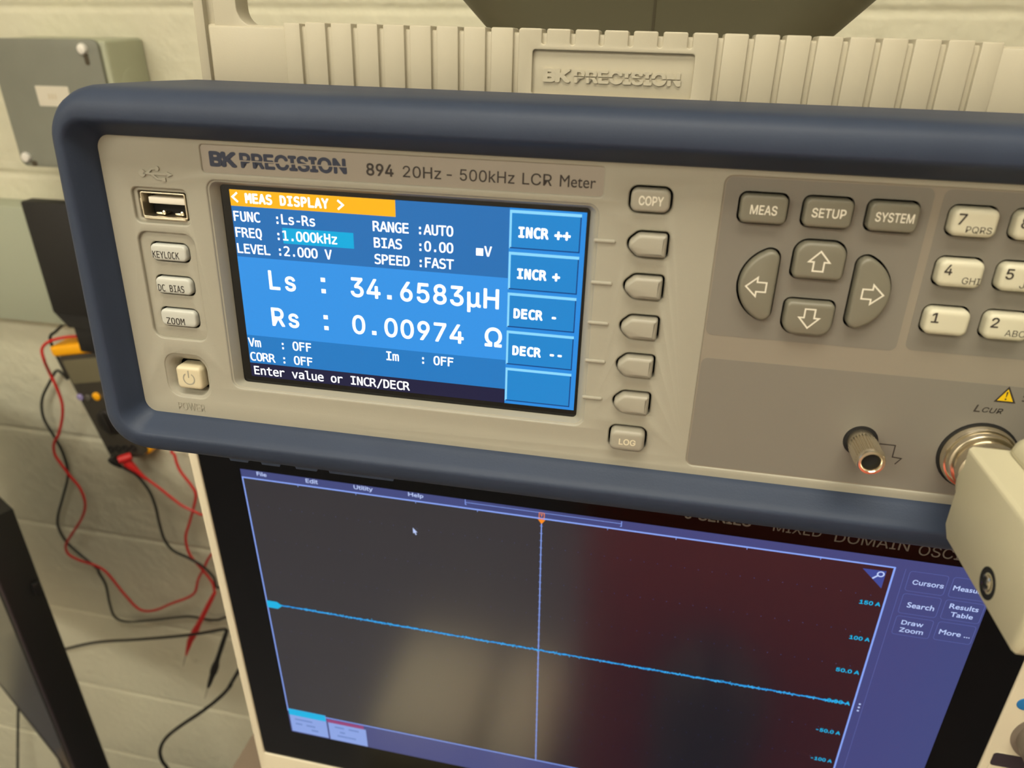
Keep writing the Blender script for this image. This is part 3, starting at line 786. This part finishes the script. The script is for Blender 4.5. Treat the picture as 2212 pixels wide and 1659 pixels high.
sp('pointer', 'scope_text', [poly([(89.4, -21.2), (91.6, -23.8), (90.6, -23.8), (91.2, -25.2), (90.6, -25.4), (90.1, -24.1), (89.4, -24.6)], ys - .08)])
rg = circ(300.4, -9.4, 1.25, 24); sp('magnifier', 'scope_text', [stroke(rg, .6, ys - .1, True), stroke([(299.4, -10.3), (297.6, -12.2)], .75, ys - .1)])
sp('zoom_corner', 'scope_icon', [poly([(292.8, -7.6), (302.3, -7.4), (302.2, -17.0)], ys - .04)])
bl = []
for x0, x1, z0, z1 in ((311.3, 326.4, -16.2, -5.5), (328.3, 343.4, -16.2, -5.5), (311.4, 326.5, -28.8, -17.8), (328.3, 343.4, -28.6, -17.8), (311.5, 326.5, -41.2, -30.5), (328.4, 343.2, -40.8, -30.3)):
    bl.append(stroke(rr(x0, x1, z0, z1, 1.2, 4), .22, ys - .06, True))
bl.append(rect(309.3, 309.5, -193, -4.8, ys - .05))
sp('button_outline', 'scope_box_line', bl)
def tracepts(w, amp, x1):
    up, dn = [], []; x = 8.5
    while x < x1:
        c = -88.6 + random.uniform(-amp, amp); hgt = w * random.uniform(.5, 1.2)
        up.append((x, c + hgt)); dn.append((x, c - hgt)); x += .55
    n = len(up); v = [(x, ys - .07, z) for x, z in up] + [(x, ys - .07, z) for x, z in dn]
    return v, [(i, i + 1, n + i + 1, n + i) for i in range(n - 1)]
sp('trace', 'scope_trace', [tracepts(.55, .22, 303.5)])
dd = []
for k in range(420):
    x = random.uniform(20, 303); z = -88.6 + random.gauss(0, .45); dd.append(rect(x - .3, x + .3, z - .16, z + .16, ys - .1))
sp('trace_noise', 'scope_trace_core', dd)
for w, a, b, z0, z1 in (('150 A', 295.2, 303.8, -27.0, -24.8), ('100 A', 295.2, 303.8, -48.1, -45.9), ('50.0 A', 293.4, 303.6, -69.0, -66.7), ('-0.00 A', 291.4, 303.6, -89.6, -87.2), ('-50.0 A', 292.0, 303.2, -110.5, -108.2), ('-100 A', 293.2, 303.2, -131.2, -128.9)):
    sp('axis_label', 'scope_cyan', [text(w, a, b, z0, z1, ys - .12, F_SANS, .02)])
sp('channel_marker', 'scope_cyan', [poly([(0.4, -86.6), (6.6, -86.6), (9.6, -88.9), (6.6, -91.6), (0.4, -91.6)], ys - .1)])
sp('trigger_marker', 'scope_orange', [poly([(151.3, -5.4), (154.9, -5.4), (153.1, -8.0)], ys - .12), stroke([(151.9, -4.3), (151.9, -1.7), (154.3, -1.7), (154.3, -4.3), (153.1, -5.2)], .3, ys - .12, True), rect(152.5, 153.7, -2.7, -2.4, ys - .12), rect(152.95, 153.25, -3.8, -2.4, ys - .12)])
sp('channel_badge', 'scope_badge', [rect(0.8, 24.9, -192.8, -172.9, ys - .06), rect(26.0, 50.2, -193.2, -178.3, ys - .06)])
sp('badge_header', 'scope_cyan', [rect(0.8, 24.7, -178.2, -172.9, ys - .1)])
sp('badge_header', 'scope_red', [rect(25.6, 49.0, -178.2, -175.4, ys - .1)])
sm_ = []
for x0, z0 in ((4, -182), (9, -182), (4, -186), (11, -186), (14, -189.5), (30, -182), (33, -186), (39, -182), (31, -189.5), (38, -189.5)):
    sm_.append(rect(x0, x0 + random.uniform(3, 7), z0, z0 + 1.3, ys - .1))
sp('badge_print', 'scope_smudge', sm_)
sx = MB()
for w, a, b, z0, z1 in (('5', 216.6, 219.6, 6.0, 10.8), ('SERIES', 222.4, 244.6, 6.0, 10.8), ('MIXED', 253.9, 273.4, 5.6, 10.4), ('DOMAIN', 279.0, 308.2, 4.3, 9.7), ('OSCILLOSCOPE', 312.0, 362.0, 3.2, 8.6)):
    sx.add(text(w, a, b, z0, z1, -.16, F_SANS, .02 if z0 == 6.0 else 0))
ob('series_print', W_(sx), 'scope_print', gl, flat=True, label='faint grey lettering on the black border')
cb = ob('control_badge', W_(MB().add(plate([rr(369.4, 392, -72.8, -65.6, 3.5)], -1.5, 0, .2))), 'scope_blue', sc, label='blue oval badge on the control panel')
ob('badge_letter', W_(MB().add(text('B', 373.4, 376.0, -71.2, -67.2, -1.6, F_SANS, .02))), 'ink_dim_white', cb, flat=True)
kb_ = ob('control_knob', W_(MB().add(lathe(388, -88.5, [(15.4, -1.2), (15.4, -1.8), (13.2, -2.0), (13.2, -14), (12.2, -15), (5, -15)], 48))), 'scope_grey', sc)
hp = ob('control_group', W_(MB().add(plate([rr(369.0, 420, -150, -101.8, 2.2)], -1.7, 0, .2))), 'scope_beige', sc)
ob('group_header', W_(MB().add(plate([rr(369.0, 420, -110.2, -101.8, 1.6)], -1.9, -1.6))), 'scope_dark', hp, label='dark header strip')

# ================================================================== SHELF the scope stands on
sh = thing('equipment_shelf', 'narrow brown laminate shelf under the oscilloscope', 'shelf', (180, 130, ZF))
ob('shelf_top', MB().add(box(-73.5, 480, -40, 330, 892, 920, 1.5)), 'shelf_laminate', sh)
for x in (-50, 450):
    for y in (-10, 300): ob('leg', MB().add(box(x - 15, x + 15, y - 15, y + 15, ZF, 893, 1)), 'matte_black', sh)

# ================================================================== FLARED BIN on the meter
BBASE = Vector((104.5, 190, 21.2))
bn_ = thing('flared_bin', 'dark grey flared plastic bin standing behind the handle', 'bin', M0 + MR @ BBASE, MR, frame_base=BBASE)
def bin_loop(z, d):
    hw = 65.5 + (z - 44) * .95 - d; fr = 112 - (z - 44) * .42 + d; bk = 250 + (z - 44) * .42 - d
    hw = max(hw, 20)
    return [(x, y, z) for x, y in rr(104.5 - hw, 104.5 + hw, fr, bk, min(34, hw * .6), 8)]
ob('shell', MB().add(loft([bin_loop(21.2, 0), bin_loop(116, 0), bin_loop(116, 2.5), bin_loop(26, 2.5)], True, True)), 'bin_grey', bn_, angle=40)
ob('mould_seam', MB().add(loft([[(104.1, 112 - (z - 44) * .42 - .25, z), (104.9, 112 - (z - 44) * .42 - .25, z), (104.9, 112 - (z - 44) * .42 + .4, z), (104.1, 112 - (z - 44) * .42 + .4, z)] for z in (23, 115)], True, True)), 'bin_seam', bn_)

# ================================================================== JUNCTION BOX on the wall
jb = thing('junction_box', 'grey steel junction box with silver screws on the wall', 'electrical box', (-525, YW, 1226))
ob('box_body', MB().add(box(-601, -449, 527, YW, 1228, 1370, 4, 3)), 'box_steel', jb)
ob('cover_plate', MB().add(plate([rr(-603, -456, 1226, 1371, 9)], 522.5, 528, 1.0)), 'box_cover', jb)
for x, z in ((-475.5, 1361), (-593, 1237)):
    s = ob('screw', MB().add(lathe(x, z, [(6.3, 523), (6.3, 521), (5.0, 518.8), (1.6, 518.2)], 24)), 'screw_zinc', jb)
ob('key_slot', MB().add(plate([rr(-476.5, -470.5, 1344, 1357, 2.8)], 522.1, 523)), 'box_hole', jb, label='dark slot below the screw')
ob('key_slot', MB().add(plate([rr(-588, -580, 1226.5, 1233, 2.5)], 522.1, 523)), 'box_hole', jb)
ob('knockout', MB().add(lathe(0, 0, [(21, .6), (21, -.5), (19.5, -.9), (2, -.9)], 40)).xf(lambda x, y, z: (-449 - y, 562 + x, 1318 + z)), 'box_steel', jb)
st = ob('sticker', MB().add(plate([rr(-553, -508, 1298, 1320.5, 1)], 522.1, 522.6)), 'sticker_white', jb, label='blank looking white paper label')
ob('faded_print', MB().add(rect(-538, -535, 1306, 1312, 522.0)).add(rect(-533.5, -530.5, 1306, 1312, 522.0)).add(rect(-529, -526.5, 1306, 1312, 522.0)), 'sticker_smudge', st, flat=True)

# ================================================================== RACEWAY and black hanger plate
tag(ob('wall_raceway', MB().add(box(-1790, 2390, 554, YW + 1, 994, 1163.5, 3)), 'raceway_paint'), 'long grey painted raceway running along the wall', 'raceway')
hg = thing('hanger_plate', 'black plate hanging over the wall raceway', 'hanger', (-590, 550, 996))
ob('plate', MB().add(box(-634, -548, 532, 553.6, 1022, 1178, 3, 2)).add(loft([[(-634, y, 1024), (-548, y, 1024), (-566, y, 1002), (-616, y, 1002)] for y in (534, 553)], True, True)), 'matte_black', hg)
ob('strap', MB().add(box(-614, -580, 540, 546, 962, 1004, 1)), 'matte_black', hg)

# ================================================================== MULTIMETER hanging askew
DM = Matrix.Rotation(math.radians(-10.9), 3, 'Y')
DB = Vector((-594.6, YW, 778))
dm = thing('multimeter', 'dark multimeter in yellow holster hanging askew on the wall', 'multimeter', DB, DM, frame_base=(0, 0, 0))
ob('body', MB().add(plate([fillet([(-31, 0, 8), (31, 0, 8), (34, 60, 30), (41, 178, 8), (-41, 178, 8), (-34, 60, 30)])], -45, -4, 4)), 'dmm_grey', dm, angle=45)
ob('holster', MB().add(plate([fillet([(-32, -4, 10), (34, -4, 10), (36, 60, 30), (43, 192, 9), (-43, 192, 9), (-35.5, 60, 30)])], -30, -1, 4)).add(box(-43, 43, -49, -2, 178, 194, 4, 3)), 'yellow_rubber', dm, angle=45)
ob('display', MB().add(plate([rr(-33, 33, 132, 170, 3)], -45.8, -44, .3)), 'dmm_lcd', dm)
ob('lilac_button', MB().add(lathe(-31.5, 110, [(5, -44), (5.5, -47), (4, -48)], 20)), 'lilac_rubber', dm, label='small lilac push button')
ob('yellow_button', MB().add(lathe(-1.5, 109, [(6.5, -44), (6.5, -47), (5, -48)], 20)), 'yellow_rubber', dm, label='round yellow push button')
for x in (-18, 14): ob('grey_button', MB().add(lathe(x, 108, [(5, -44), (5, -46.6), (4, -47.3)], 20)), 'dmm_bar', dm)
ob('rotary_dial', MB().add(lathe(0, 66, [(20, -44), (20, -48), (17, -50), (3, -50)], 36)).add(box(-3.5, 3.5, -55, -49, 49, 83, 1.5)), 'dmm_dark', dm)
for x in (-21, -7, 7, 21): ob('input_jack', MB().add(lathe(x, 18, [(5.6, -44), (5.6, -46.5), (3, -46.5), (3, -44.5)], 20)), 'matte_black', dm)

# ================================================================== TEST LEADS and cables (points measured at their distance from the camera)
CAMP = Vector((200.4535, -275.9755, 1414.4423))
def at(u, v, y):
    d = RT * ((u - 1106.0) / 1620.0) - UP * ((v - 829.5) / 1620.0) + FW
    return CAMP + d * ((y - CAMP.y) / d.y)
def path(pts, y0, y1=None):
    y1 = y0 if y1 is None else y1; n = len(pts)
    return [at(u, v, y0 + (y1 - y0) * i / max(1, n - 1)) for i, (u, v) in enumerate(pts)]
red = thing('red_test_lead', 'red test lead looped over the multimeter ending in a red probe', 'test lead', at(301, 1316, 578))
wB = [(286, 1010), (310, 1029), (345, 1055), (390, 1090), (420, 1105), (438, 1112)]
wA = [(457, 1197), (440, 1229), (428, 1252), (417, 1284), (370, 1304), (333, 1318.6), (301, 1316), (269, 1284), (231.5, 1238), (206, 1221.5), (173.5, 1211), (148, 1197), (142, 1178), (152, 1159), (176, 1121), (184, 1089), (173.5, 1056), (152, 1029), (134, 1005), (119, 983), (116, 963), (120, 950), (126, 940), (134, 907), (135, 877), (128, 851), (117, 825), (107, 805)]
wT = [(95, 777), (91, 753), (108, 737), (145, 728), (182, 727)]
wC = [(372, 970), (377, 983), (388, 1015), (415, 1051), (423, 1070), (417.6, 1099.5), (409.5, 1129), (401, 1162), (409.5, 1197), (434, 1227), (458, 1257), (464, 1280)]
hid1 = [Vector(p) for p in ((-470, 560, 690), (-440, 565, 655))]
pA = path(wA, 572, 560); pT = path(wT, 545, 552)
hid2 = [Vector(p) for p in ((-560, 556, 985), (-500, 560, 940), (-480, 565, 850))]
ob('wire', MB().add(tube(path(wB, 545, 560) + hid1 + pA + pT + hid2 + path(wC, 574, 562), 2.2, 8, 5)), 'red_silicone', red)
def taper(p0, p1, radii, n=14):
    N = len(radii); pts = [Vector(p0).lerp(Vector(p1), i / (N - 1)) for i in range(N)]
    return tube(pts, radii, n, smooth=False)
ob('plug_boot', MB().add(taper(at(262, 988, 538), at(316, 1035, 546), [6.5, 6.8, 6.8, 5.2, 3.6, 3.0, 2.4])), 'red_silicone', red, label='red angled plug boot')
ob('plug_cap', MB().add(taper(at(256, 994, 530), at(284, 985, 542), [5.6, 6.4, 6.4, 5.6])), 'red_silicone', red)
pr = ob('probe', MB().add(taper(at(464, 1280, 561), at(410, 1386, 552), [3.0, 3.8, 4.2, 4.2, 4.2, 4.4, 6.0, 6.2, 5.2])).add(taper(at(411, 1384, 552), at(402, 1415, 550), [5.4, 4.4, 3.0, 1.8])), 'red_silicone', red, label='red probe pointing down')
ob('probe_tip', MB().add(taper(at(402, 1413, 550), at(395, 1440, 549), [1.0, 1.0, .9, .4])), 'nickel', pr)

blk = thing('black_test_lead', 'thin black test lead twisting beside the red lead on the wall', 'test lead', at(237, 1304, 580))
wD = [(255, 1004), (276, 1015), (298, 1029), (323, 1061.5), (336, 1094), (344, 1129), (355, 1164.6), (374, 1189), (407, 1205), (439, 1224), (461, 1246), (478, 1266)]
wE = [(490, 1332), (405, 1331.6), (333, 1339), (278, 1343), (249, 1333), (237, 1304), (228.6, 1264), (214, 1237.6), (209, 1227), (176, 1200), (146, 1173), (127.5, 1143), (125, 1116), (135.6, 1075), (146, 1034), (145, 1007), (134, 974), (119, 946), (97, 909), (90, 881), (93, 855), (108, 824.5), (124, 800)]
hidE = [Vector(p) for p in ((-677, 566, 900), (-688, 566, 960))]
ob('wire', MB().add(tube(path(wD, 545, 552) + [Vector((-395, 558, 660)), Vector((-390, 570, 600))] + path(wE, 582, 580) + hidE + path([(121, 716), (139, 701), (165, 696)], 566, 562), 2.2, 8, 5)), 'black_silicone', blk)
ob('plug_boot', MB().add(taper(at(240, 990, 538), at(262, 1009, 545), [6.6, 6.8, 6.0, 4.2, 2.4])), 'matte_black', blk)

bp = thing('black_probe_lead', 'black probe on a cable crossing behind the left monitor', 'test lead', at(231, 1385, 540))
wF = [(-30, 1472), (0, 1456), (60, 1428), (100, 1411), (145, 1401), (188, 1391), (231.5, 1385), (289, 1382), (376, 1375), (434, 1368), (478, 1360), (488, 1360)]
ob('wire', MB().add(tube([Vector((-1150, 540, -255)), Vector((-1120, 565, -100)), Vector((-1020, 578, 200)), Vector((-930, 580, 380))] + path(wF, 578, 520) + [at(490, 1366, 519)], 2.6, 8, 5)), 'black_cable', bp)
p2 = ob('probe', MB().add(taper(at(490, 1362, 519), at(461, 1452, 515), [3.0, 3.6, 4.0, 4.0, 4.0, 4.4, 6.6, 6.4])).add(taper(at(461.4, 1451, 515), at(450, 1484, 514), [5.6, 4.6, 4.0, 2.6])), 'matte_black', bp, label='black probe pointing down')
ob('probe_tip', MB().add(taper(at(450, 1483, 514), at(442, 1510, 513), [1.0, 1.0, .9, .4])), 'nickel', p2)
wG = [(530, 1400), (513.6, 1451.7), (497.7, 1480.7), (474.5, 1506.7), (434, 1538.5), (390.6, 1567.5), (359, 1593.5), (346, 1619.6), (350, 1642.7), (362, 1660), (374, 1690), (390, 1760)]
tag(ob('power_cable', MB().add(tube([Vector((60, 330, 1000)), Vector((-60, 340, 990)), Vector((-110, 390, 960))] + path(wG[1:], 430, 430) + [Vector((-250, 420, 100)), Vector((-240, 420, -120)), Vector((-200, 420, -254))], 3.0, 10, 6)), 'black_cable'), 'thick black cable drooping below the black probe', 'cable')

# ================================================================== LEFT MONITOR seen almost edge on
nf = Vector((-.44, -.898, 0)).normalized(); ax = Vector((-.898, .44, 0)).normalized()
PR = Vector((-470, 250, 0))
mo = thing('monitor', 'black monitor seen nearly edge on at lower left', 'monitor', PR + ax * 95 + Vector((0, 0, 150)))
def slab(a0, a1, n0, n1, z0, z1, bev=0.0, top_drop=0.0):
    """box in the monitor's own axes: a along the screen, n towards its front"""
    m = MB().add(box(a0, a1, n0, n1, z0, z1, bev))
    return m.xf(lambda a, n, z: tuple(PR + ax * a + nf * n + Vector((0, 0, z))))
ob('shell', slab(0, 520, 0, 36, 480, 921, 2), 'monitor_black', mo)
ob('rim_highlight', slab(1.0, 3.2, 35, 37.2, 486, 912, .4), 'monitor_edge_highlight', mo, label='thin painted highlight along the frame edge')  # edge highlight painted as a lighter strip
ob('bezel', slab(3, 517, 35.4, 37.6, 482, 918, .6), 'monitor_black', mo)
ob('screen', slab(14, 506, 37.2, 38.2, 500, 902), 'monitor_screen', mo, label='glossy grey screen')
ob('side_button', slab(-5, 1, 2, 10, 806, 822, 1), 'monitor_black', mo)
ob('stand', slab(60, 130, 4, 30, 162, 482, 3), 'monitor_black', mo)
ob('stand_foot', slab(20, 170, -36, 90, 150, 164, 3), 'monitor_black', mo)
sd = thing('side_table', 'low table the left monitor stands on', 'table', (-690, 212, ZF))
ob('table_top', MB().add(box(-900, -480, 80, 345, 122, 150, 2)), 'shelf_laminate', sd)
for x in (-880, -500):
    for y in (100, 325): ob('leg', MB().add(box(x - 15, x + 15, y - 15, y + 15, ZF, 123, 1)), 'matte_black', sd)

# ================================================================== STAND-INS added behind the camera for the glossy screen to mirror
tag(ob('red_cabinet_stand_in', MB().add(box(105, 660, -1050, -700, ZF, 900, 6)).add(box(378, 388, -706, -694, 400, 500, 1)), 'stand_in_red'), 'unseen red cabinet added for the screen to mirror', 'cabinet')  # made-up block giving the red area of the reflection
tag(ob('grey_bin_stand_in', MB().add(loft([[(x, y, z) for x, y in rr(240 - k, 420 + k, -690, -560, 60)] for z, k in ((ZF, -20), (440, 0), (485, -40))], True, True)), 'stand_in_dark'), 'unseen dark grey bin added for the screen to mirror', 'bin')  # made-up shape giving the dark column within the red reflection
tag(ob('pale_crate_stand_in', MB().add(box(-330, -115, -985, -690, ZF, 40, 5)), 'stand_in_pale'), 'unseen wide pale crate added for the screen to mirror', 'crate', 'pale crates added for the reflection')  # both crates are made up for the pale strips in the reflection
tag(ob('pale_crate_stand_in', MB().add(box(-80, 50, -985, -690, ZF, 40, 5)), 'stand_in_pale'), 'unseen narrow pale crate added for the screen to mirror', 'crate', 'pale crates added for the reflection')
